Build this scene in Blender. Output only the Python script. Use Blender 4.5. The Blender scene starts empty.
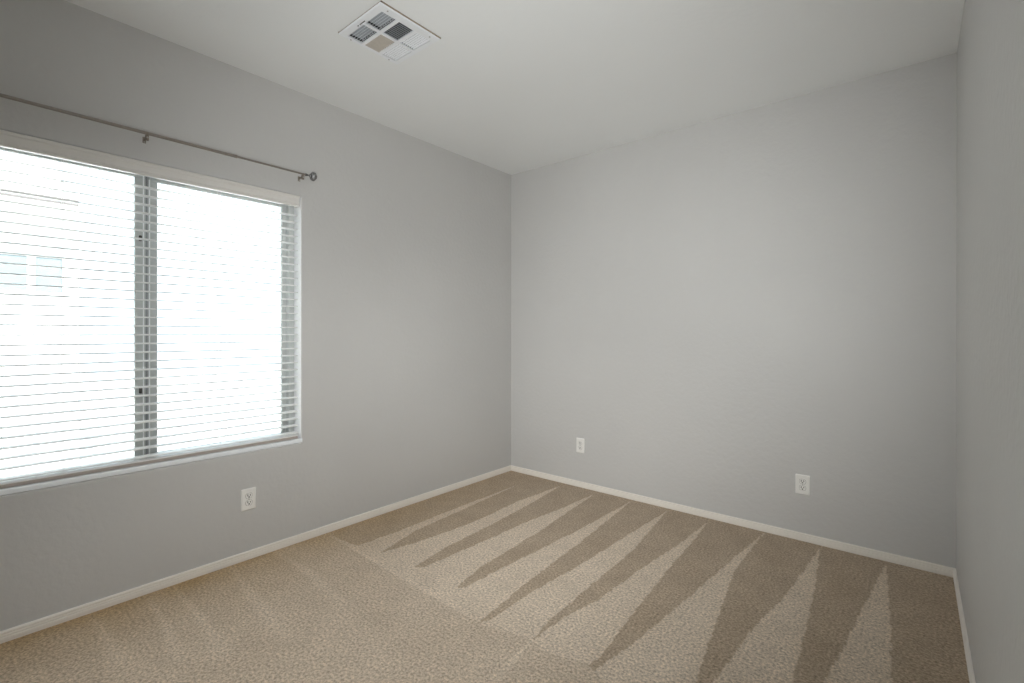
import bpy, bmesh, math, random
from mathutils import Vector, noise
random.seed(4)
S = bpy.context.scene
COL = S.collection
PI = math.pi

# ---------------------------------------------------------------- camera
# room frame: left wall x=0, back wall y=0, right wall x=W, floor z=0, ceiling z=H (metres)
W, H, REAR = 3.04, 2.74, -3.80
cd = bpy.data.cameras.new('camera')
cd.sensor_width = 36.0
cd.lens = 480.1 / 1024 * 36.0
cd.clip_start = 0.02
cd.shift_y = -0.0078
cam = bpy.data.objects.new('camera', cd)
cam.location = (2.8751, -3.4105, 1.2743)
cam.rotation_euler = (PI / 2 - 0.0011, -0.0010, 0.6985)
COL.objects.link(cam)
S.camera = cam

# ---------------------------------------------------------------- sky, sun, exposure
S.view_settings.view_transform = 'Standard'
S.view_settings.look = 'None'
S.view_settings.exposure = 0.0
S.view_settings.gamma = 1.0
S.view_settings.use_curve_mapping = False
try:
    S.cycles.use_denoising = True
    S.cycles.max_bounces = 14
    S.cycles.diffuse_bounces = 8
    S.cycles.sample_clamp_indirect = 12
except Exception:
    pass

SKY = 3.3
SUN = 15.0
FILL = 1.0
world = bpy.data.worlds.new('daylight_sky')
S.world = world
world.use_nodes = True
bg = world.node_tree.nodes['Background']
bg.inputs['Color'].default_value = (0.74, 0.88, 1.0, 1)
bg.inputs['Strength'].default_value = SKY

sd = bpy.data.lights.new('sun', 'SUN')
sd.energy = SUN
sd.color = (1.0, 0.98, 0.95)
sd.angle = math.radians(0.6)
sun = bpy.data.objects.new('sun', sd)
sun.rotation_euler = (math.radians(8), math.radians(30), 0)   # from the far side of the house, over its roof
COL.objects.link(sun)

# sampling portal in the window opening (lets the sky light through the window be sampled well)
pd = bpy.data.lights.new('window_portal', 'AREA')
pd.shape = 'RECTANGLE'; pd.size = 1.50; pd.size_y = 1.50
pd.cycles.is_portal = True
po = bpy.data.objects.new('window_portal', pd)
po.location = (-0.16, -2.746, 1.35)
po.rotation_euler = (0, -PI / 2, 0)
COL.objects.link(po)

# added fill lights without fixtures, all unseen behind or beside the viewpoint
def fill_light(name, kind, loc, aim, watts, size=0.16, cone=100, color=(0.98, 0.995, 0.99)):
    d = bpy.data.lights.new(name, kind)
    d.energy = watts; d.color = color
    if kind == 'SPOT':
        d.spot_size = math.radians(cone); d.spot_blend = 1.0; d.shadow_soft_size = size / 2
    else:
        d.shape = 'DISK'; d.size = size
    o = bpy.data.objects.new(name, d); o.location = loc
    o.rotation_euler = (Vector(aim) - Vector(loc)).to_track_quat('-Z', 'Y').to_euler()
    COL.objects.link(o)
fill_light('fill_spot', 'SPOT', (2.6, -3.4, 1.5), (0.7, -0.6, 1.5), 99 * FILL)
fill_light('fill_ceiling', 'SPOT', (2.6, -3.4, 1.0), (0.9, -0.9, 2.4), 80 * FILL)
fill_light('fill_far_wall', 'SPOT', (1.4, -3.4, 1.3), (1.3, -0.2, 1.05), 92 * FILL, cone=80)
fill_light('fill_floor', 'SPOT', (2.2, -3.5, 1.9), (0.6, -1.9, 0.0), 80 * FILL, cone=90)
fill_light('fill_rear', 'AREA', (1.3, -3.7, 1.6), (1.3, 0.0, 1.6), 2.7 * FILL, size=1.2)

# ---------------------------------------------------------------- materials
def mat(name, col, rough=0.5, metal=0.0, spec=0.5):
    m = bpy.data.materials.new(name)
    m.use_nodes = True
    b = m.node_tree.nodes['Principled BSDF']
    b.inputs['Base Color'].default_value = (*col, 1)
    b.inputs['Roughness'].default_value = rough
    b.inputs['Metallic'].default_value = metal
    b.inputs['Specular IOR Level'].default_value = spec
    return m

def nodes(m):
    nt = m.node_tree
    return nt, nt.nodes, nt.links, nt.nodes['Principled BSDF']

def add_noise(m, scale, col_amt, bump, bump_scale=None, dist=0.002, detail=3.0):
    """speckle of the base colour plus a bumpy surface"""
    nt, N, L, b = nodes(m)
    tc = N.new('ShaderNodeTexCoord')
    base = b.inputs['Base Color'].default_value[:]
    if col_amt:
        n = N.new('ShaderNodeTexNoise'); n.inputs['Scale'].default_value = scale
        n.inputs['Detail'].default_value = detail
        L.new(tc.outputs['Object'], n.inputs['Vector'])
        r = N.new('ShaderNodeMapRange')
        r.inputs['From Min'].default_value = 0.3; r.inputs['From Max'].default_value = 0.7
        r.inputs['To Min'].default_value = 1 - col_amt; r.inputs['To Max'].default_value = 1 + col_amt
        L.new(n.outputs['Fac'], r.inputs['Value'])
        v = N.new('ShaderNodeVectorMath'); v.operation = 'SCALE'
        v.inputs[0].default_value = base[:3]
        L.new(r.outputs['Result'], v.inputs['Scale'])
        L.new(v.outputs['Vector'], b.inputs['Base Color'])
    if bump:
        n2 = N.new('ShaderNodeTexNoise'); n2.inputs['Scale'].default_value = bump_scale or scale
        n2.inputs['Detail'].default_value = detail
        L.new(tc.outputs['Object'], n2.inputs['Vector'])
        bp = N.new('ShaderNodeBump'); bp.inputs['Strength'].default_value = bump
        bp.inputs['Distance'].default_value = dist
        L.new(n2.outputs['Fac'], bp.inputs['Height'])
        L.new(bp.outputs['Normal'], b.inputs['Normal'])
    return m

WALLC = (0.560, 0.555, 0.545)
M = {}
M['wall'] = add_noise(mat('grey_wall_paint', WALLC, 0.55, spec=0.35), 1.3, 0.02, 0.55, 34, 0.004)
M['ceiling'] = add_noise(mat('off_white_ceiling_paint', (0.82, 0.835, 0.835), 0.8, spec=0.2), 1.1, 0.012, 0.3, 30, 0.003)
M['recess'] = add_noise(mat('white_recess', (0.86, 0.87, 0.88), 0.35), 6, 0.01, 0)
M['sill'] = add_noise(mat('white_sill_glare', (0.88, 0.92, 0.95), 0.25), 6, 0.01, 0)
M['finial'] = add_noise(mat('smoky_faceted_metal', (0.30, 0.30, 0.30), 0.18, 0.8), 50, 0.05, 0)
M['trim'] = add_noise(mat('white_trim_paint', (0.84, 0.80, 0.74), 0.4), 6, 0.02, 0)
M['slat'] = add_noise(mat('white_blind_slat', (0.86, 0.86, 0.85), 0.38), 9, 0.015, 0)
M['valance'] = add_noise(mat('white_blind_valance', (0.74, 0.72, 0.69), 0.5), 5, 0.015, 0)
M['rail'] = add_noise(mat('bottom_rail_warm_grey', (0.42, 0.37, 0.33), 0.5), 7, 0.02, 0)
M['cord'] = add_noise(mat('white_cord', (0.8, 0.8, 0.79), 0.7), 60, 0.05, 0)
M['vinyl'] = add_noise(mat('window_vinyl', (0.50, 0.51, 0.50), 0.45), 7, 0.02, 0)
M['vinyl_dark'] = add_noise(mat('window_gasket', (0.26, 0.27, 0.28), 0.5), 7, 0.02, 0)
M['lock'] = add_noise(mat('window_lock_metal', (0.06, 0.055, 0.05), 0.4, 0.4), 20, 0.05, 0)
M['nickel'] = add_noise(mat('brushed_nickel', (0.33, 0.30, 0.27), 0.35, 0.6), 90, 0.06, 0)
M['bronze'] = add_noise(mat('dark_bracket_metal', (0.27, 0.235, 0.20), 0.45, 0.5), 60, 0.06, 0)
M['plate'] = add_noise(mat('white_outlet_plastic', (0.84, 0.83, 0.80), 0.35), 12, 0.01, 0)
M['slot'] = add_noise(mat('dark_slot', (0.015, 0.014, 0.013), 0.8), 30, 0.05, 0)
M['gap'] = add_noise(mat('socket_gap_shade', (0.30, 0.29, 0.27), 0.7), 30, 0.05, 0)
M['screw'] = add_noise(mat('screw_head', (0.45, 0.44, 0.42), 0.35, 0.6), 60, 0.05, 0)
M['vent'] = add_noise(mat('white_vent_enamel', (0.82, 0.84, 0.87), 0.4), 8, 0.012, 0)
M['vent_tan'] = add_noise(mat('tan_vent_blade', (0.47, 0.43, 0.38), 0.7), 40, 0.06, 0)
M['rim_gap_shade'] = add_noise(mat('tan_rim_gap_shade', (0.30, 0.24, 0.18), 0.9), 40, 0.1, 0)
M['duct'] = add_noise(mat('dark_duct_lining', (0.06, 0.066, 0.072), 0.8), 20, 0.2, 0)
M['vent_grey'] = add_noise(mat('grey_damper_fin', (0.46, 0.49, 0.52), 0.6), 30, 0.05, 0)
M['stucco'] = add_noise(mat('neighbour_stucco', (0.80, 0.79, 0.77), 0.9), 40, 0.04, 0.5, 60)
M['fascia'] = add_noise(mat('eave_board', (0.15, 0.135, 0.13), 0.7), 6, 0.04, 0)
M['roof'] = add_noise(mat('pale_roof_tile', (0.72, 0.69, 0.66), 0.8), 5, 0.1, 0)
M['gravel'] = add_noise(mat('side_yard_gravel', (0.66, 0.64, 0.61), 0.95), 60, 0.25, 0.6, 70, 0.01)
M['far_pane'] = add_noise(mat('neighbour_window_pane', (0.20, 0.23, 0.245), 0.5), 3, 0.1, 0)

# clear glass: fresnel mix of transparent and mirror (a real thin pane)
g = bpy.data.materials.new('clear_window_glass'); g.use_nodes = True
nt = g.node_tree; nt.nodes.clear()
out = nt.nodes.new('ShaderNodeOutputMaterial'); mx = nt.nodes.new('ShaderNodeMixShader')
tr = nt.nodes.new('ShaderNodeBsdfTransparent'); gl = nt.nodes.new('ShaderNodeBsdfGlossy')
tr.inputs['Color'].default_value = (0.95, 0.97, 0.96, 1)
gl.inputs['Roughness'].default_value = 0.02
fr = nt.nodes.new('ShaderNodeFresnel'); fr.inputs['IOR'].default_value = 1.25
nt.links.new(fr.outputs[0], mx.inputs[0]); nt.links.new(tr.outputs[0], mx.inputs[1])
nt.links.new(gl.outputs[0], mx.inputs[2]); nt.links.new(mx.outputs[0], out.inputs[0])
M['glass'] = g

# carpet: pile colour follows the brushed (vacuumed) direction stored on the mesh as 'pile'
def carpet_material():
    m = mat('beige_carpet', (0.4, 0.33, 0.25), 0.95, spec=0.08)
    nt, N, L, b = nodes(m)
    tc = N.new('ShaderNodeTexCoord')
    at = N.new('ShaderNodeAttribute'); at.attribute_name = 'pile'
    mix = N.new('ShaderNodeMix'); mix.data_type = 'RGBA'
    mix.inputs['A'].default_value = CARPET_DARK
    mix.inputs['B'].default_value = CARPET_LIGHT
    L.new(at.outputs['Fac'], mix.inputs['Factor'])
    # the carpet is yellower along the window wall
    e_ = N.new('ShaderNodeAttribute'); e_.attribute_name = 'yellow_edge'
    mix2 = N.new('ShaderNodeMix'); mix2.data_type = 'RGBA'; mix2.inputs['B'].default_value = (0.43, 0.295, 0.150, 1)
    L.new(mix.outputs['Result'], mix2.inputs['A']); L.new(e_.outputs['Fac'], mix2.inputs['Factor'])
    # tufts
    v = N.new('ShaderNodeTexNoise'); v.inputs['Scale'].default_value = 92; v.inputs['Detail'].default_value = 3.5
    v.inputs['Roughness'].default_value = 0.65
    L.new(tc.outputs['Object'], v.inputs['Vector'])
    r = N.new('ShaderNodeMapRange'); r.inputs['From Min'].default_value = 0.30; r.inputs['From Max'].default_value = 0.70
    r.inputs['To Min'].default_value = 0.50; r.inputs['To Max'].default_value = 1.50
    L.new(v.outputs['Fac'], r.inputs['Value'])
    v2 = N.new('ShaderNodeTexNoise'); v2.inputs['Scale'].default_value = 9; v2.inputs['Detail'].default_value = 3
    L.new(tc.outputs['Object'], v2.inputs['Vector'])
    r2 = N.new('ShaderNodeMapRange'); r2.inputs['From Min'].default_value = 0.3; r2.inputs['From Max'].default_value = 0.7
    r2.inputs['To Min'].default_value = 0.94; r2.inputs['To Max'].default_value = 1.06
    L.new(v2.outputs['Fac'], r2.inputs['Value'])
    mu = N.new('ShaderNodeMath'); mu.operation = 'MULTIPLY'
    L.new(r.outputs['Result'], mu.inputs[0]); L.new(r2.outputs['Result'], mu.inputs[1])
    sc = N.new('ShaderNodeVectorMath'); sc.operation = 'SCALE'
    L.new(mix2.outputs['Result'], sc.inputs[0]); L.new(mu.outputs[0], sc.inputs['Scale'])
    L.new(sc.outputs['Vector'], b.inputs['Base Color'])
    bp = N.new('ShaderNodeBump'); bp.inputs['Strength'].default_value = 0.9; bp.inputs['Distance'].default_value = 0.006
    L.new(v.outputs['Fac'], bp.inputs['Height']); L.new(bp.outputs['Normal'], b.inputs['Normal'])
    b.inputs['Sheen Weight'].default_value = 0.1
    return m
CARPET_DARK = (0.405, 0.315, 0.225, 1)
CARPET_LIGHT = (0.665, 0.560, 0.448, 1)
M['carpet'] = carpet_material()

# ---------------------------------------------------------------- mesh helpers
def obj(name, bm, m, parent=None, smooth=False, mats=None):
    me = bpy.data.meshes.new(name)
    bmesh.ops.recalc_face_normals(bm, faces=bm.faces)
    bm.to_mesh(me); bm.free()
    for k in (mats or [m]):
        me.materials.append(k)
    if smooth:
        for p in me.polygons: p.use_smooth = True
    o = bpy.data.objects.new(name, me)
    COL.objects.link(o)
    if parent: o.parent = parent
    return o

def thing(name, label, cat, loc=(0, 0, 0), group=None, rot=(0, 0, 0)):
    o = bpy.data.objects.new(name, None); COL.objects.link(o)
    o.empty_display_size = 0.05
    o.location = loc; o.rotation_euler = rot
    o['label'] = label; o['category'] = cat
    if group: o['group'] = group
    return o

def structure(o, label, cat):
    o['kind'] = 'structure'; o['label'] = label; o['category'] = cat
    return o

def box(bm, x0, x1, y0, y1, z0, z1, bevel=0.0, seg=2, mi=0):
    vs = [bm.verts.new((x, y, z)) for x in (x0, x1) for y in (y0, y1) for z in (z0, z1)]
    idx = [(0, 1, 3, 2), (4, 6, 7, 5), (0, 4, 5, 1), (2, 3, 7, 6), (0, 2, 6, 4), (1, 5, 7, 3)]
    fs = [bm.faces.new([vs[i] for i in f]) for f in idx]
    for f in fs: f.material_index = mi
    if bevel:
        es = list({e for f in fs for e in f.edges})
        bmesh.ops.recalc_face_normals(bm, faces=fs)
        bmesh.ops.bevel(bm, geom=es, offset=bevel, segments=seg, profile=0.5, affect='EDGES')
    return bm

def bx(*a, **k):
    return box(bmesh.new(), *a, **k)

def extrude_profile(bm, pts, axis, a, b, end0=None, end1=None):
    """pts: (out, z) outline swept along an axis ('x' or 'y'); end0/end1 give mitre offsets per point"""
    rows = []
    for s, e in ((a, end0), (b, end1)):
        row = []
        for (o_, z) in pts:
            d = s + (e(o_) if e else 0)
            row.append(bm.verts.new((o_, d, z) if axis == 'y' else (d, o_, z)))
        rows.append(row)
    n = len(pts)
    for i in range(n):
        j = (i + 1) % n
        bm.faces.new((rows[0][i], rows[0][j], rows[1][j], rows[1][i]))
    bm.faces.new(rows[0]); bm.faces.new(rows[1][::-1])
    return bm

def lathe(bm, prof, seg=20, axis='y', c=(0, 0, 0), mi=0):
    """prof: (distance along the axis, radius)"""
    rings = []
    for (t, r) in prof:
        if r < 1e-6:
            p = {'y': (c[0], c[1] + t, c[2]), 'x': (c[0] + t, c[1], c[2]), 'z': (c[0], c[1], c[2] + t)}[axis]
            rings.append([bm.verts.new(p)]); continue
        ring = []
        for i in range(seg):
            a = 2 * PI * i / seg
            u, v = r * math.cos(a), r * math.sin(a)
            p = {'y': (c[0] + u, c[1] + t, c[2] + v), 'x': (c[0] + t, c[1] + u, c[2] + v),
                 'z': (c[0] + u, c[1] + v, c[2] + t)}[axis]
            ring.append(bm.verts.new(p))
        rings.append(ring)
    for A, B in zip(rings, rings[1:]):
        for i in range(seg):
            j = (i + 1) % seg
            if len(A) == 1 and len(B) == 1: continue
            if len(A) == 1: f = bm.faces.new((A[0], B[j], B[i]))
            elif len(B) == 1: f = bm.faces.new((A[i], A[j], B[0]))
            else: f = bm.faces.new((A[i], A[j], B[j], B[i]))
            f.material_index = mi
    for R_ in (rings[0], rings[-1]):
        if len(R_) > 1:
            f = bm.faces.new(R_); f.material_index = mi
    return bm

def tube(bm, pts, r, seg=12):
    rings = []
    for k, p in enumerate(pts):
        p = Vector(p)
        a = Vector(pts[max(k - 1, 0)]); b = Vector(pts[min(k + 1, len(pts) - 1)])
        t = (b - a).normalized()
        up = Vector((0, 0, 1)) if abs(t.z) < 0.95 else Vector((1, 0, 0))
        u = t.cross(up).normalized(); v = u.cross(t).normalized()
        rings.append([bm.verts.new(p + (u * math.cos(2 * PI * i / seg) + v * math.sin(2 * PI * i / seg)) * r) for i in range(seg)])
    for A, B in zip(rings, rings[1:]):
        for i in range(seg):
            j = (i + 1) % seg
            bm.faces.new((A[i], A[j], B[j], B[i]))
    bm.faces.new(rings[0]); bm.faces.new(rings[-1][::-1])
    return bm

# ---------------------------------------------------------------- room shell
WY0, WY1, WZ0, WZ1 = -3.500, -1.992, 0.600, 2.106      # window opening in the left wall
DEPTH = 0.085                                          # from wall face to window frame
WT = 0.16                                              # wall thickness

# carpet floor -------------------------------------------------
# brushed wedges, in floor coordinates (x from the left wall, y from the back wall)
F_, YAW = 480.1, 0.6985
def fl(u, v):
    """floor point from a sight direction measured on the photograph (survey of the carpet marks)"""
    cx, cy, cz = 2.8751, -3.4105, 1.2743
    a = (u - 512) / F_; c = -(v - 333.0) / F_
    t = cz / -c
    dx = -math.sin(YAW) + math.cos(YAW) * a
    dy = math.cos(YAW) + math.sin(YAW) * a
    return (cx + dx * t, cy + dy * t)

def P(*uv):
    return [fl(uv[i], uv[i + 1]) for i in range(0, len(uv), 2)]

# brushed area bounded by the long border mark; inside it the pile is light except for dark wedges
BORDER = P(328,528, 331,537, 356,552, 371,561, 412,584, 432,597, 464,615, 483,625, 530,639, 545,652, 588,664, 620,700, 700,760, 900,900, 1010,800, 953,560, 512,460)
DARKS = [
    P(512,460, 330,527, 336,538, 357,546, 400,531, 440.6,514.3, 480,499, 516.5,485.6, 561,485.6),
    P(379.2,553.6, 416,530.7, 450,515.5, 480,502, 516.5,485.6, 512,470, 590,480, 561.3,485.6, 518.5,501, 481,519, 450,531, 412,544),
    P(414,567.8, 444.8,548, 489.8,525.6, 530,504, 561.3,485.6, 566,470, 610,482, 594.3,494.2, 560,509, 530,520.5, 494,537, 457,553, 424,567.5),
    P(456.4,588, 480,567.8, 535.9,533.8, 594.3,494.2, 600,480, 645,490, 631.3,501.3, 571.4,533.8, 551,544, 509,565, 464,588),
    P(477.5,624, 530.8,579.5, 581.6,541.4, 631.3,501.3, 640,486, 680,500, 666.9,511, 620,540, 577.8,566.4, 535.5,590, 490.7,620),
    P(531.6,642, 550,620, 589,587, 632,551.6, 666.9,511, 670,496, 720,510, 708.5,521, 678,545, 641,569, 598.9,599.4, 562,619),
    P(588,667, 601.5,656, 625,624, 662,577, 693.9,540, 708.5,521, 715,505, 775,522, 764.4,532.8, 735,557, 694,592.8, 641,637.6, 593.6,672),
    P(690,700, 698.4,673.5, 718.7,617.6, 734,572, 764.4,532.8, 770,515, 835,530, 821.3,546.5, 784.7,597, 754,627.8, 713.6,683, 700,700),
    P(788,700, 794.9,673.5, 812.7,602, 821.3,546.5, 824,530, 900,548, 886.3,562.7, 855.8,622.7, 825,683, 815,703),
    P(893,720, 892.4,683, 891.4,617.6, 886.3,562.7, 890,545, 965,560, 990,720),
]
STREAKS = [  # faint light brush lines that leave the left wall
    (P(88,612, 105.7,636.7, 118,665), .05), (P(150,600, 167,628, 178,660), .045), (P(172,586, 202,619, 225,655), .05),
    (P(229,564, 252,595.7, 290,640), .06), (P(276,552, 308,572, 345,605), .06), (P(331,536, 371,559.5, 432,596), .025),
    (P(532,640, 513,661, 492,683), .030),
]
def inside(x, y, poly):
    c = False; n = len(poly); j = n - 1
    for i in range(n):
        xi, yi = poly[i]; xj, yj = poly[j]
        if (yi > y) != (yj > y) and x < (xj - xi) * (y - yi) / (yj - yi) + xi: c = not c
        j = i
    return c
def bb(poly):
    xs = [p[0] for p in poly]; ys = [p[1] for p in poly]
    return min(xs), max(xs), min(ys), max(ys)
DB = [(p, bb(p)) for p in DARKS]
def seg_d(x, y, a, b):
    dx, dy = b[0] - a[0], b[1] - a[1]
    t = max(0, min(1, ((x - a[0]) * dx + (y - a[1]) * dy) / (dx * dx + dy * dy)))
    return math.hypot(x - a[0] - dx * t, y - a[1] - dy * t), t
def pile(x, y):
    nx = noise.noise(Vector((x * 16, y * 16, 0))); ny = noise.noise(Vector((x * 16, y * 16, 7)))
    nf = noise.noise(Vector((x * 70, y * 70, 3)))
    X = x + 0.006 * nx + 0.0015 * nf; Y = y + 0.006 * ny - 0.0015 * nf
    if inside(X, Y, BORDER):
        v = 0.90
        for p, b in DB:
            if b[0] <= X <= b[1] and b[2] <= Y <= b[3] and inside(X, Y, p):
                v = 0.10; break
    else:
        v = 0.62
    if y < -1.2:
        for pts, w in STREAKS:
            n = len(pts) - 1
            for k in range(n):
                d, t = seg_d(X, Y, pts[k], pts[k + 1])
                s = (k + t) / n
                ww = w * (0.25 + 0.75 * s)
                if d < ww: v = max(v, v + (0.60 * (1 - s * 0.8)) * (1 - d / ww))
    v += 0.10 * noise.noise(Vector((x * 4, y * 4, 2))) + 0.06 * nf
    return max(0.0, min(1.0, v))
STEP = 0.008
nxn = int((W + 0.02) / STEP) + 1; nyn = int((-REAR + 0.02) / STEP) + 1
verts = []; faces = []; vals = []
for j in range(nyn + 1):
    for i in range(nxn + 1):
        x = -0.01 + (W + 0.02) * i / nxn; y = 0.01 + (REAR - 0.02) * j / nyn
        verts.append((x, y, 0)); vals.append(pile(x, y))
for j in range(nyn):
    for i in range(nxn):
        a = j * (nxn + 1) + i
        faces.append((a, a + nxn + 1, a + nxn + 2, a + 1))
me = bpy.data.meshes.new('floor'); me.from_pydata(verts, [], faces)
at = me.attributes.new('pile', 'FLOAT', 'POINT'); at.data.foreach_set('value', vals)
at2 = me.attributes.new('yellow_edge', 'FLOAT', 'POINT')
def yellow_edge(x, y):
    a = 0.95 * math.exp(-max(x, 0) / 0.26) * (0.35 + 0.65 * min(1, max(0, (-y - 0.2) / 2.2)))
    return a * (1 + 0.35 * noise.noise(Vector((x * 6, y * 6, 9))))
at2.data.foreach_set('value', [max(0, min(1, yellow_edge(v[0], v[1]))) for v in verts])
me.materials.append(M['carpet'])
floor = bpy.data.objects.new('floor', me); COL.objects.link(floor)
structure(floor, 'beige carpet with light and dark vacuum wedges over the whole floor', 'carpet')

# ceiling with the hole of the air register ---------------------
VX0, VX1, VY0, VY1 = 0.717, 1.069, -2.164, -1.812
hx0, hx1, hy0, hy1 = VX0 + 0.020, VX1 - 0.035, VY0 + 0.030, VY1 - 0.024
bm = bmesh.new()
xs = [-WT, hx0, hx1, W + WT]; ys = [REAR - WT, hy0, hy1, WT]
for i in range(3):
    for j in range(3):
        if i == 1 and j == 1: continue
        box(bm, xs[i], xs[i + 1], ys[j], ys[j + 1], H, H + 0.20)
bmesh.ops.remove_doubles(bm, verts=bm.verts, dist=1e-5)
seen = {}
for f in list(bm.faces):     # drop the inner walls between slabs
    k = tuple(sorted(v.index for v in f.verts)) if False else tuple(round(c, 4) for c in f.calc_center_median())
    seen.setdefault(k, []).append(f)
bmesh.ops.delete(bm, geom=[f for fs in seen.values() if len(fs) > 1 for f in fs], context='FACES_ONLY')
structure(obj('ceiling', bm, M['ceiling']), 'smooth off-white ceiling above the empty room', 'ceiling')

# left wall with the window recess (bullnose plaster edge) --------
bm = bmesh.new()
r = 0.009
oy0, oy1, oz0, oz1 = WY0 - r, WY1 + r, WZ0 - r, WZ1 + r
ys = [REAR, oy0, oy1, 0.0]; zs = [0.0, oz0, oz1, H]
grid = {}
def gv(x, y, z):
    k = (round(x, 5), round(y, 5), round(z, 5))
    if k not in grid: grid[k] = bm.verts.new((x, y, z))
    return grid[k]
for i in range(3):
    for j in range(3):
        if i == 1 and j == 1: continue
        bm.faces.new((gv(0, ys[i], zs[j]), gv(0, ys[i + 1], zs[j]), gv(0, ys[i + 1], zs[j + 1]), gv(0, ys[i], zs[j + 1])))
        bm.faces.new((gv(-WT, ys[i], zs[j]), gv(-WT, ys[i], zs[j + 1]), gv(-WT, ys[i + 1], zs[j + 1]), gv(-WT, ys[i + 1], zs[j])))
prof = [(0.0, 0.0)] + [(-r * (1 - math.cos(a)), r * math.sin(a)) for a in [PI / 2 * k / 6 for k in range(1, 7)]] + [(-WT, r), (-WT, 0)]
# (x, inset): the arc starts on the wall face and turns into the recess
prev = None
for (x, ins) in prof:
    cur = [gv(x, oy0 + ins, oz0 + ins), gv(x, oy1 - ins, oz0 + ins), gv(x, oy1 - ins, oz1 - ins), gv(x, oy0 + ins, oz1 - ins)]
    if prev:
        for k in range(4):
            q = [prev[k], prev[(k + 1) % 4], cur[(k + 1) % 4], cur[k]]
            if len(set(q)) == 4:
                try: bm.faces.new(q)
                except ValueError: pass
    prev = cur
for (y0, y1) in ((REAR, REAR), (0, 0)):
    for j in range(3):
        bm.faces.new((gv(0, y0, zs[j]), gv(-WT, y0, zs[j]), gv(-WT, y0, zs[j + 1]), gv(0, y0, zs[j + 1])))
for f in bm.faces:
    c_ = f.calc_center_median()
    f.material_index = 1 if (-WT + 0.001 < c_.x < -0.0025 and c_.z < WZ1 - 0.004 and WY0 - 0.02 < c_.y < WY1 + 0.02 and WZ0 - 0.02 < c_.z < WZ1 + 0.02) else 0  # sides and bottom of the recess are white, its top is wall colour
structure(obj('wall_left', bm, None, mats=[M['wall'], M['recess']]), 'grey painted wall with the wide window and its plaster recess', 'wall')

structure(obj('wall_back', bx(-WT, W + WT, 0, WT, 0, H), M['wall']), 'plain grey wall facing the viewpoint with two outlets', 'wall')
structure(obj('wall_right', bx(W, W + WT, REAR, 0, 0, H), M['wall']), 'bare grey wall along the right edge of the room', 'wall')
structure(obj('wall_rear', bx(-WT, W + WT, REAR - WT, REAR, 0, H), M['wall']), 'grey wall behind the viewpoint', 'wall')
structure(obj('trim_1', bx(-WT, W + WT, REAR - WT, WT, -0.20, -0.012), M['stucco']), 'concrete slab under the carpet', 'slab')

# baseboards -----------------------------------------------------
BH, BT = 0.047, 0.012
def base_prof(sx, off):
    p = [(0.0, 0.0), (0.0105, 0.0), (0.0105, 0.006), (0.0120, 0.009), (0.0120, 0.020), (0.0098, 0.0215), (0.0098, 0.0235),
         (0.0115, 0.025), (0.0115, 0.031), (0.0088, 0.0325), (0.0088, 0.0345), (0.0105, 0.036), (0.0105, 0.0425), (0.0080, 0.0462), (0.0045, BH), (0.0, BH)]
    return [(off + sx * a, z) for a, z in p]
b1 = obj('baseboard_left', extrude_profile(bmesh.new(), base_prof(1, 0.0), 'y', REAR, 0.0, None, lambda o_: -o_), M['trim'])
structure(b1, 'white ribbed baseboard under the window wall', 'baseboard')
b2 = obj('baseboard_back', extrude_profile(bmesh.new(), base_prof(-1, 0.0), 'x', 0.0, W, lambda o_: -o_, lambda o_: o_), M['trim'])
structure(b2, 'white baseboard along the back wall under two outlets', 'baseboard')
b3 = obj('baseboard_right', extrude_profile(bmesh.new(), base_prof(-1, W), 'y', REAR, 0.0, None, lambda o_: (o_ - W)), M['trim'])
structure(b3, 'white baseboard along the right wall', 'baseboard')

# ---------------------------------------------------------------- window
XF = -DEPTH                      # room-side face of the frame
win = bpy.data.objects.new('window_1', None); COL.objects.link(win)
win.location = (XF, (WY0 + WY1) / 2, WZ0)
structure(win, 'wide two-pane sliding window behind the white blind', 'window')
def wobj(name, bm, m, parent=win, **k):
    bmesh.ops.translate(bm, verts=bm.verts, vec=(-XF, -(WY0 + WY1) / 2, -WZ0))
    return obj(name, bm, m, parent, **k)
def ring(bm, y0, y1, z0, z1, w, x0, x1, bev=0.003, h=0.028, w0=None):
    w0 = w0 or w
    box(bm, x0, x1, y0, y1, z1 - h, z1, bev); box(bm, x0, x1, y0, y1, z0, z0 + h, bev)
    box(bm, x0, x1, y0, y0 + w0, z0 + h, z1 - h, bev); box(bm, x0, x1, y1 - w, y1, z0 + h, z1 - h, bev)
    return bm
YC = -2.7455
fr_ = ring(bmesh.new(), WY0 + 0.0005, WY1 - 0.0005, WZ0 + 0.0005, WZ1 - 0.0005, 0.034, XF - 0.07, XF)
frame = wobj('window_frame', fr_, M['vinyl'])
# fixed sash on the right (further back), sliding sash on the left (nearer the room)
s1 = wobj('sash', ring(bmesh.new(), YC - 0.004, WY1 - 0.034, WZ0 + 0.0285, WZ1 - 0.0285, 0.028, XF - 0.058, XF - 0.034, w0=0.060), M['vinyl'])
s2 = wobj('sash', ring(bmesh.new(), WY0 + 0.034, YC + 0.000, WZ0 + 0.0285, WZ1 - 0.0285, 0.044, XF - 0.030, XF - 0.006), M['vinyl'])
gk = bmesh.new()
box(gk, XF - 0.0335, XF - 0.0305, YC - 0.004, YC + 0.016, WZ0 + 0.036, WZ1 - 0.036)
wobj('weather_strip', gk, M['vinyl_dark'])
ic = bmesh.new()
box(ic, XF - 0.006, XF - 0.002, YC - 0.012, YC - 0.007, WZ0 + 0.0285, WZ1 - 0.0285)
box(ic, XF - 0.034, XF - 0.030, YC + 0.018, YC + 0.023, WZ0 + 0.052, WZ1 - 0.052)
wobj('interlock_strip', ic, M['recess'])
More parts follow.
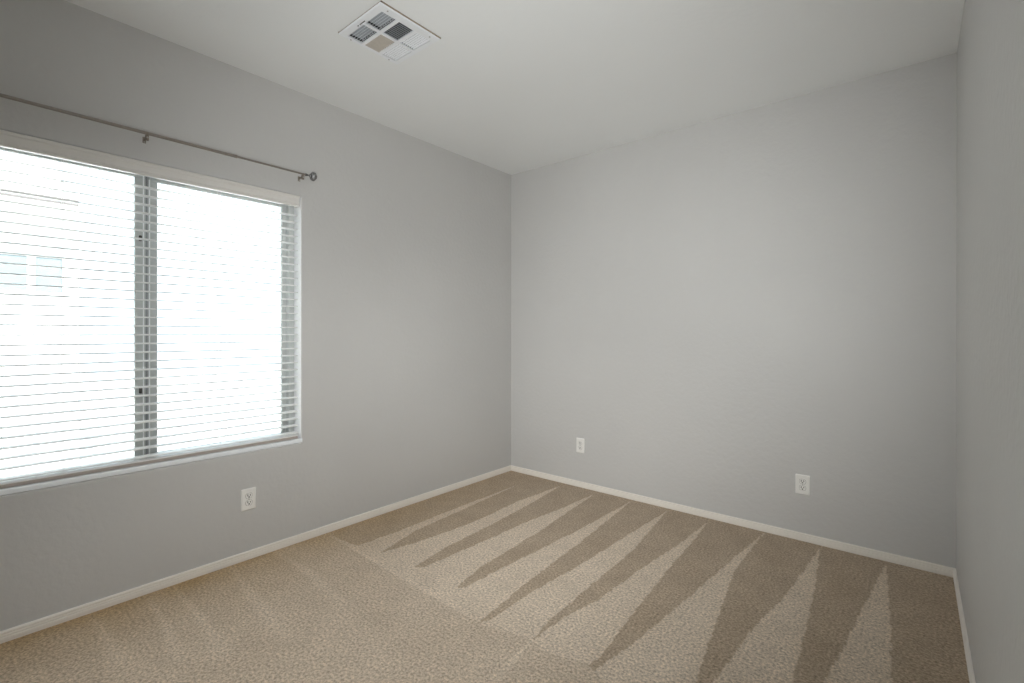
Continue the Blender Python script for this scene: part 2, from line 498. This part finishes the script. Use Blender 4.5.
wobj('glass', bx(XF - 0.048, XF - 0.044, YC + 0.050, WY1 - 0.058, WZ0 + 0.052, WZ1 - 0.052), M['glass'], s1)
wobj('glass', bx(XF - 0.020, XF - 0.016, WY0 + 0.072, YC - 0.040, WZ0 + 0.052, WZ1 - 0.052), M['glass'], s2)
for z in (1.745, 0.985):
    lk = bx(XF - 0.006, XF + 0.006, YC - 0.029, YC - 0.017, z - 0.014, z + 0.014, 0.003)
    box(lk, XF + 0.006, XF + 0.014, YC - 0.026, YC - 0.020, z - 0.008, z + 0.010, 0.002)
    wobj('lock', lk, M['lock'])

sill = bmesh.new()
sp = [(-0.0845, 0.6278), (0.0000, 0.6278), (0.0040, 0.6262), (0.0060, 0.6225), (0.0060, 0.6085), (0.0045, 0.6045), (0.0015, 0.6030), (-0.0845, 0.6004)]  # thick pale face stands in for the daylight glare on the sill
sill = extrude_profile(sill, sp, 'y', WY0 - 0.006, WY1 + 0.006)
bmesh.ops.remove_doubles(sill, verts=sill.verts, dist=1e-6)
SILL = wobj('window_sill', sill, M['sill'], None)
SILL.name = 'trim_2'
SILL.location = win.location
structure(SILL, 'window sill with a thick white nose standing in for daylight glare', 'sill')

# ---------------------------------------------------------------- blind
BY0, BY1 = WY0 + 0.010, WY1 - 0.010
blind = thing('window_blind', 'white horizontal-slat blind hanging open in the window recess', 'blind', (0, YC, WZ0))
def bobj(name, bm, m, parent=blind, **k):
    bmesh.ops.translate(bm, verts=bm.verts, vec=(0, -YC, -WZ0))
    return obj(name, bm, m, parent, **k)
# valance: moulded face board with short returns
vp = [(-0.004, 2.040), (0.007, 2.040), (0.010, 2.044), (0.010, 2.052), (0.007, 2.056), (0.007, 2.086), (0.011, 2.092), (0.011, 2.101), (0.008, 2.1045), (-0.004, 2.1045)]
vb = extrude_profile(bmesh.new(), vp, 'y', BY0 - 0.004, BY1 - 0.004)
box(vb, -0.045, -0.004, BY0 - 0.004, BY0 + 0.004, 2.041, 2.103)
box(vb, -0.045, -0.004, BY1 - 0.012, BY1 - 0.004, 2.041, 2.103)
bobj('valance', vb, M['valance'])
bobj('headrail', bx(-0.064, -0.012, BY0 + 0.006, BY1 - 0.014, 2.052, 2.098, 0.003), M['slat'])
# slats: 50 mm, slightly crowned
def slat_mesh():
    bm = bmesh.new(); n = 8
    top = []; bot = []
    for k in range(n + 1):
        t = k / n * 2 - 1
        x = 0.025 * t; z = 0.0028 * (1 - t * t)
        top.append((x, z + 0.0019)); bot.append((x, z - 0.0019))
    extrude_profile(bm, top + bot[::-1], 'y', BY0 + 0.002 - YC, BY1 - 0.002 - YC)
    return bm
SLX = -0.038
Z0S, PITCH = 1.9905, 0.0428
slat0 = obj('slat', slat_mesh(), M['slat'], blind)
slat0.location = (SLX, 0, Z0S - WZ0)
z = Z0S - PITCH; slats = [slat0]
while z > 0.660:
    s = slat0.copy(); COL.objects.link(s); s.parent = blind
    s.location = (SLX, 0, z - WZ0); slats.append(s); z -= PITCH
for s in slats: s.rotation_euler = (0, math.radians(2.0), 0)
bobj('bottom_rail', bx(SLX - 0.026, SLX + 0.026, BY0 + 0.003, BY1 - 0.003, 0.629, 0.6445, 0.003), M['rail'])
s = slat0.copy(); COL.objects.link(s); s.parent = blind; s.location = (SLX, 0, 0.6468 - WZ0)
ly = [YC + d for d in (-0.63, -0.315, 0, 0.315, 0.63)]
for y in ly:
    ld_ = bmesh.new()
    for dx in (-0.026, 0.026):
        tube(ld_, [(SLX + dx, y, 2.052), (SLX + dx, y, 0.646)], 0.0006, 6)
    for sl in slats:
        zz = sl.location.z + WZ0
        tube(ld_, [(SLX - 0.026, y, zz - 0.003), (SLX + 0.026, y, zz - 0.003)], 0.0005, 5)
    bobj('ladder_cord', ld_, M['cord'])
    bobj('rail_plug', lathe(bmesh.new(), [(0, 0.006), (-0.002, 0.007), (-0.004, 0.005)], 14, 'z', (SLX + 0.014, y, 0.630)), M['cord'])

# ---------------------------------------------------------------- curtain rod
RX, RZ, RY = 0.048, 2.232, -2.765
rod = thing('curtain_rod', 'slim brushed metal curtain rod with round finial above the window', 'curtain rod', (0, RY, RZ))
def robj(name, bm, m, parent=rod, **k):
    bmesh.ops.translate(bm, verts=bm.verts, vec=(0, -RY, -RZ))
    return obj(name, bm, m, parent, **k)
robj('rod_tube', lathe(bmesh.new(), [(-3.56, 0.0075), (-2.375, 0.0075), (-2.372, 0.0065)], 20, 'y', (RX, 0, RZ)), M['nickel'])
robj('rod_tube', lathe(bmesh.new(), [(-2.374, 0.0052), (-1.988, 0.0052)], 20, 'y', (RX, 0, RZ)), M['nickel'])
robj('rod_collar', lathe(bmesh.new(), [(-2.386, 0.0068), (-2.384, 0.0086), (-2.372, 0.0086), (-2.370, 0.0058)], 20, 'y', (RX, 0, RZ)), M['nickel'])
for s_, y in ((1, -1.990), (-1, -3.545)):
    pr = [(0, 0.0075), (0.006, 0.0085), (0.010, 0.0070), (0.016, 0.0045), (0.024, 0.0045), (0.027, 0.009), (0.031, 0.0125), (0.034, 0.0100),
          (0.036, 0.0200), (0.045, 0.0280), (0.055, 0.0280), (0.067, 0.0165), (0.071, 0.0)]
    robj('finial', lathe(bmesh.new(), [(s_ * a, b) for a, b in pr], 8, 'y', (RX, y, RZ)), M['finial'])
for y in (-2.006, -2.772, -3.515):
    b_ = bx(0.0, 0.003, y - 0.007, y + 0.007, RZ - 0.036, RZ - 0.006, 0.001)
    box(b_, 0.004, RX - 0.004, y - 0.004, y + 0.004, RZ - 0.024, RZ - 0.016, 0.0015)
    # cradle under the tube
    pts = [(RX + 0.0095 * math.cos(a), y, RZ + 0.0095 * math.sin(a)) for a in [math.radians(d) for d in range(180, 361, 20)]]
    for p, q in zip(pts, pts[1:]):
        tube(b_, [p, q], 0.0022, 8)
    box(b_, RX - 0.006, RX + 0.006, y - 0.007, y + 0.007, RZ - 0.034, RZ - 0.009, 0.0015)
    br = robj('bracket', b_, M['bronze'])
    robj('set_screw', lathe(bmesh.new(), [(0, 0.0035), (0.006, 0.0035), (0.0075, 0.002)], 12, 'x', (RX + 0.006, y, RZ - 0.022)), M['screw'], br)
    robj('screw', lathe(bmesh.new(), [(0, 0.0035), (0.0012, 0.003)], 12, 'x', (0.003, y, RZ - 0.030)), M['screw'], br)

# ---------------------------------------------------------------- outlets
def outlet_parts(t):
    """local frame: face towards -y, centre at the origin, back on y=0"""
    PW, PH = 0.0775, 0.1200
    bm = bmesh.new()
    # plate with a soft pillow edge
    rings = []
    for (ins, d) in ((0, 0), (0, -0.0025), (0.0012, -0.0046), (0.0040, -0.0062), (0.0065, -0.0066)):
        a, b = PW / 2 - ins, PH / 2 - ins
        rc = 0.004
        ring_ = []
        for (cx, cz, s0) in ((a - rc, b - rc, 0), (-a + rc, b - rc, 90), (-a + rc, -b + rc, 180), (a - rc, -b + rc, 270)):
            for k in range(4):
                an = math.radians(s0 + 30 * k)
                ring_.append(bm.verts.new((cx + rc * math.cos(an), d, cz + rc * math.sin(an))))
        rings.append(ring_)
    n = len(rings[0])
    for A, B in zip(rings, rings[1:]):
        for i in range(n):
            bm.faces.new((A[i], A[(i + 1) % n], B[(i + 1) % n], B[i]))
    bm.faces.new(rings[-1]); bm.faces.new(rings[0][::-1])
    obj('cover_plate', bm, M['plate'], t)
    for s_ in (1, -1):
        cz = 0.0195 * s_
        bm = bmesh.new()
        out_ = []
        for k in range(32):
            an = 2 * PI * k / 32
            x = 0.0172 * math.cos(an); z = max(-0.0142, min(0.0142, 0.0172 * math.sin(an)))
            out_.append((x, z))
        A = [bm.verts.new((x, -0.0060, cz + z)) for x, z in out_]
        B = [bm.verts.new((x, -0.0082, cz + z)) for x, z in out_]
        C_ = [bm.verts.new((x * 0.95, -0.0088, cz + z * 0.95)) for x, z in out_]
        for U_, V_ in ((A, B), (B, C_)):
            for i in range(32):
                bm.faces.new((U_[i], U_[(i + 1) % 32], V_[(i + 1) % 32], V_[i]))
        bm.faces.new(C_); bm.faces.new(A[::-1])
        rc_ = obj('receptacle', bm, M['plate'], t)
        gb = bmesh.new()  # grey ring put in for the shadow gap around the socket
        I_ = [gb.verts.new((x * 1.0, -0.00665, cz + z * 1.0)) for x, z in out_]
        O_ = [gb.verts.new((x * 1.09, -0.00665, cz + z * 1.09)) for x, z in out_]
        I2 = [gb.verts.new((v.co.x, -0.0071, v.co.z)) for v in I_]; O2 = [gb.verts.new((v.co.x, -0.0071, v.co.z)) for v in O_]
        for i in range(32):
            j = (i + 1) % 32
            gb.faces.new((I2[i], I2[j], O2[j], O2[i])); gb.faces.new((O_[i], O_[j], O2[j], O2[i])); gb.faces.new((I_[i], I2[i], I2[j], I_[j]))
        obj('socket_gap_shade', gb, M['gap'], rc_)
        sl = bx(-0.0086, -0.0050, -0.0092, -0.0084, cz - 0.0016, cz + 0.0096)
        box(sl, 0.0050, 0.0084, -0.0092, -0.0084, cz - 0.0004, cz + 0.0086)
        lathe(sl, [(-0.0092, 0.0038), (-0.0084, 0.0038)], 12, 'y', (0, 0, cz - 0.0068))
        obj('slot', sl, M['slot'], rc_)
    sc = lathe(bmesh.new(), [(-0.0064, 0.0032), (-0.0078, 0.0030), (-0.0084, 0.0020)], 14, 'y')
    box(sc, -0.0022, 0.0022, -0.0086, -0.0082, -0.0003, 0.0003)
    obj('screw', sc, M['screw'], t)
def copy_thing(root, loc, rot, label):
    r_ = root.copy(); COL.objects.link(r_); r_.location = loc; r_.rotation_euler = rot; r_['label'] = label
    for ch in list(root.children):
        c = ch.copy(); COL.objects.link(c); c.parent = r_
        for g_ in ch.children:
            d = g_.copy(); COL.objects.link(d); d.parent = c
    return r_
o1 = thing('wall_outlet', 'white wall outlet low on the back wall nearer the left corner', 'outlet', (0.7535, 0, 0.344), 'white duplex wall outlets')
outlet_parts(o1)
copy_thing(o1, (2.347, 0, 0.3445), (0, 0, 0), 'white wall outlet low on the back wall nearer the right corner')
copy_thing(o1, (0, -2.294, 0.338), (0, 0, PI / 2), 'white wall outlet below the window on the left wall')

# ---------------------------------------------------------------- ceiling air register
vent = thing('ceiling_vent', 'white square ceiling air vent with six louvred sections', 'vent', (0.893, -1.988, H))
def vobj(name, bm, m, parent=vent, **k):
    bmesh.ops.translate(bm, verts=bm.verts, vec=(-0.893, 1.988, -H))
    return obj(name, bm, m, parent, **k)
CX = [(0.742, 0.880), (0.894, 1.025)]
CY = [(-2.127, -2.046), (-2.030, -1.945), (-1.929, -1.842)]
bm = bmesh.new()
zf = H - 0.012       # face of the register
xs = [VX0, CX[0][0], CX[0][1], CX[1][0], CX[1][1], VX1]
ys = [VY0, CY[0][0], CY[0][1], CY[1][0], CY[1][1], CY[2][0], CY[2][1], VY1]
vd = {}
def vv(x, y, z):
    k = (round(x, 5), round(y, 5), round(z, 5))
    if k not in vd: vd[k] = bm.verts.new((x, y, z))
    return vd[k]
lip = 0.006
for i in range(5):
    for j in range(7):
        hole = i in (1, 3) and j in (1, 3, 5)
        x0, x1, y0, y1 = xs[i], xs[i + 1], ys[j], ys[j + 1]
        cor = [(x0, y0), (x1, y0), (x1, y1), (x0, y1)]
        def ins(p):
            x, y = p
            x = min(max(x, VX0 + lip), VX1 - lip); y = min(max(y, VY0 + lip), VY1 - lip)
            return x, y
        if not hole:
            bm.faces.new([vv(*ins(p), zf) for p in cor])
        else:
            for k in range(4):
                p, q = cor[k], cor[(k + 1) % 4]
                bm.faces.new((vv(*p, zf), vv(*q, zf), vv(*q, zf + 0.007), vv(*p, zf + 0.007)))
# bevelled outer rim up to the ceiling
a = [(VX0 + lip, VY0 + lip), (VX1 - lip, VY0 + lip), (VX1 - lip, VY1 - lip), (VX0 + lip, VY1 - lip)]
b = [(VX0, VY0), (VX1, VY0), (VX1, VY1), (VX0, VY1)]
for k in range(4):
    # all grid vertices on the edge are collinear: a plain quad per side is enough
    p, q, P_, Q_ = a[k], a[(k + 1) % 4], b[k], b[(k + 1) % 4]
    bm.faces.new((bm.verts.new((*p, zf)), bm.verts.new((*q, zf)), bm.verts.new((*Q_, H - 0.0068)), bm.verts.new((*P_, H - 0.0068))))
bmesh.ops.remove_doubles(bm, verts=bm.verts, dist=1e-5)
vobj('vent_frame', bm, M['vent'])
gs = bmesh.new()  # tan strip put in for the shaded, dirty gap above the rim
for (a0, a1, b0, b1) in ((VX0 + .003, VX1 + .0015, VY0 + .003, VY0 + .009), (VX0 + .003, VX1 + .0015, VY1 - .006, VY1 - .001), (VX1 - .006, VX1 + .0015, VY0 + .003, VY1), (VX0 + .003, VX0 + .008, VY0, VY1)):
    box(gs, a0, a1, b0, b1, H - 0.0065, H - 0.0002)
vobj('rim_gap_shade', gs, M['rim_gap_shade'])
# dark duct behind, fitting inside the hole in the ceiling
bm = bmesh.new()
dz0, dz1 = H + 0.0, H + 0.16
e = 0.001
c = [(hx0 + e, hy0 + e), (hx1 - e, hy0 + e), (hx1 - e, hy1 - e), (hx0 + e, hy1 - e)]
for k in range(4):
    p, q = c[k], c[(k + 1) % 4]
    bm.faces.new([bm.verts.new(v) for v in ((*p, dz0), (*q, dz0), (*q, dz1), (*p, dz1))])
bm.faces.new([bm.verts.new((*p, dz1)) for p in c])
bmesh.ops.remove_doubles(bm, verts=bm.verts, dist=1e-6)
vobj('duct_lining', bm, M['duct'])
def blade(bm, c0, c1, wid, ang, axis, th=0.0012):
    """thin blade running from c0 to c1 along an axis, width wid, tilted by ang (0 = flat)"""
    ca, sa = math.cos(ang) * wid / 2, math.sin(ang) * wid / 2
    na, nb = -math.sin(ang) * th / 2, math.cos(ang) * th / 2
    prof_ = [(-ca + na, -sa + nb), (ca + na, sa + nb), (ca - na, sa - nb), (-ca - na, -sa - nb)]
    rows = []
    for p in (c0, c1):
        if axis == 'x': rows.append([bm.verts.new((p[0], p[1] + u, p[2] + w)) for u, w in prof_])
        else: rows.append([bm.verts.new((p[0] + u, p[1], p[2] + w)) for u, w in prof_])
    for i in range(4):
        bm.faces.new((rows[0][i], rows[0][(i + 1) % 4], rows[1][(i + 1) % 4], rows[1][i]))
    bm.faces.new(rows[0]); bm.faces.new(rows[1][::-1])
zb = H - 0.006
for ci, (x0, x1) in enumerate(CX):
    # row nearest the window: blades along x, seen between, with cross dampers behind
    y0, y1 = CY[0]
    bm = bmesh.new(); n = 6
    for k in range(n):
        yy = y0 + (y1 - y0) * (k + 0.5) / n
        blade(bm, (x0, yy, zb), (x1, yy, zb), 0.011, math.radians(50), 'x')
    lv = vobj('louvres', bm, M['vent'])
    bm = bmesh.new()
    for k in range(7):
        xx = x0 + (x1 - x0) * (k + 0.5) / 7
        blade(bm, (xx, y0 - 0.004, zb + 0.016), (xx, y1 + 0.004, zb + 0.016), 0.012, math.radians(60), 'y')
    vobj('damper_fins', bm, M['vent_grey'], lv)
    # row nearest the back wall: blades along x turned towards the room
    y0, y1 = CY[2]
    bm = bmesh.new(); n = 7
    for k in range(n):
        yy = y0 + (y1 - y0) * (k + 0.5) / n
        blade(bm, (x0 + 0.004, yy, zb), (x1, yy, zb), 0.0080, math.radians(-33), 'x')
    vobj('louvres', bm, M['vent'])
# middle row: blades along y
y0, y1 = CY[1]
bm = bmesh.new(); x0, x1 = CX[1]; n = 10
for k in range(n):
    xx = x0 + (x1 - x0) * (k + 0.5) / n
    blade(bm, (xx, y0, zb), (xx, y1, zb), 0.010, math.radians(-60), 'y')
vobj('louvres', bm, M['vent_grey'])
bm = bmesh.new(); x0, x1 = CX[0]; n = 10
for k in range(n):
    xx = x0 + (x1 - x0) * (k + 0.5) / n
    blade(bm, (xx, y0, zb), (xx, y1, zb), 0.0165, math.radians(28), 'y')
lv = vobj('louvres', bm, M['vent_tan']); lv['label'] = 'tan louvres'  # blades of this section are coloured tan
# damper lever slot and screws
bm = bx(0.880 - 0.030, 0.880 + 0.030, -2.140, -2.136, zf - 0.0012, zf + 0.001)
lever = vobj('damper_slot', bm, M['slot'])
vobj('damper_lever', bx(0.862, 0.868, -2.141, -2.133, zf - 0.008, zf, 0.001), M['vent'], lever)
for (x, y) in ((1.047, -2.110), (1.047, -1.865), (0.729, -2.100), (0.729, -1.875)):
    vobj('screw', lathe(bmesh.new(), [(0, 0.0042), (-0.0015, 0.0036), (-0.002, 0.0015)], 12, 'z', (x, y, zf)), M['screw'])

# ---------------------------------------------------------------- outside, across the side yard
structure(obj('ground', bx(-16, -WT - 0.001, -20, 14, -0.32, -0.20), M['gravel']), 'sunlit gravel side yard outside the window', 'ground')
nb = thing('neighbour_house', 'pale sunlit stucco house across the side yard beyond the window', 'house', (-4.2, -6.0, -0.20))
def nobj(name, bm, m, parent=nb, **k):
    bmesh.ops.translate(bm, verts=bm.verts, vec=(4.2, 6.0, 0.20))
    return obj(name, bm, m, parent, **k)
NX = -4.2
nobj('wall', bx(NX - 4, NX, -12, -2.42, -0.20, 2.64), M['stucco'])
rf = bmesh.new()
extrude_profile(rf, [(NX + 0.30, 2.62), (NX + 0.30, 2.68), (NX - 2.2, 3.64), (NX - 4.4, 2.68), (NX - 4.4, 2.62)], 'y', -12.3, -2.47)
roof = nobj('roof', rf, M['roof'])
nobj('fascia', bx(NX + 0.30, NX + 0.325, -12.3, -2.47, 2.605, 2.665), M['fascia'], roof)
wf = bmesh.new()
ring(wf, -3.70, -2.54, 1.68, 2.09, 0.02, NX - 0.02, NX + 0.02, h=0.02)
box(wf, NX - 0.02, NX + 0.02, -2.83, -2.77, 1.70, 2.07)
nw = nobj('window', wf, M['trim'])
nobj('pane', bx(NX + 0.004, NX + 0.010, -3.68, -2.56, 1.70, 2.07), M['far_pane'], nw)
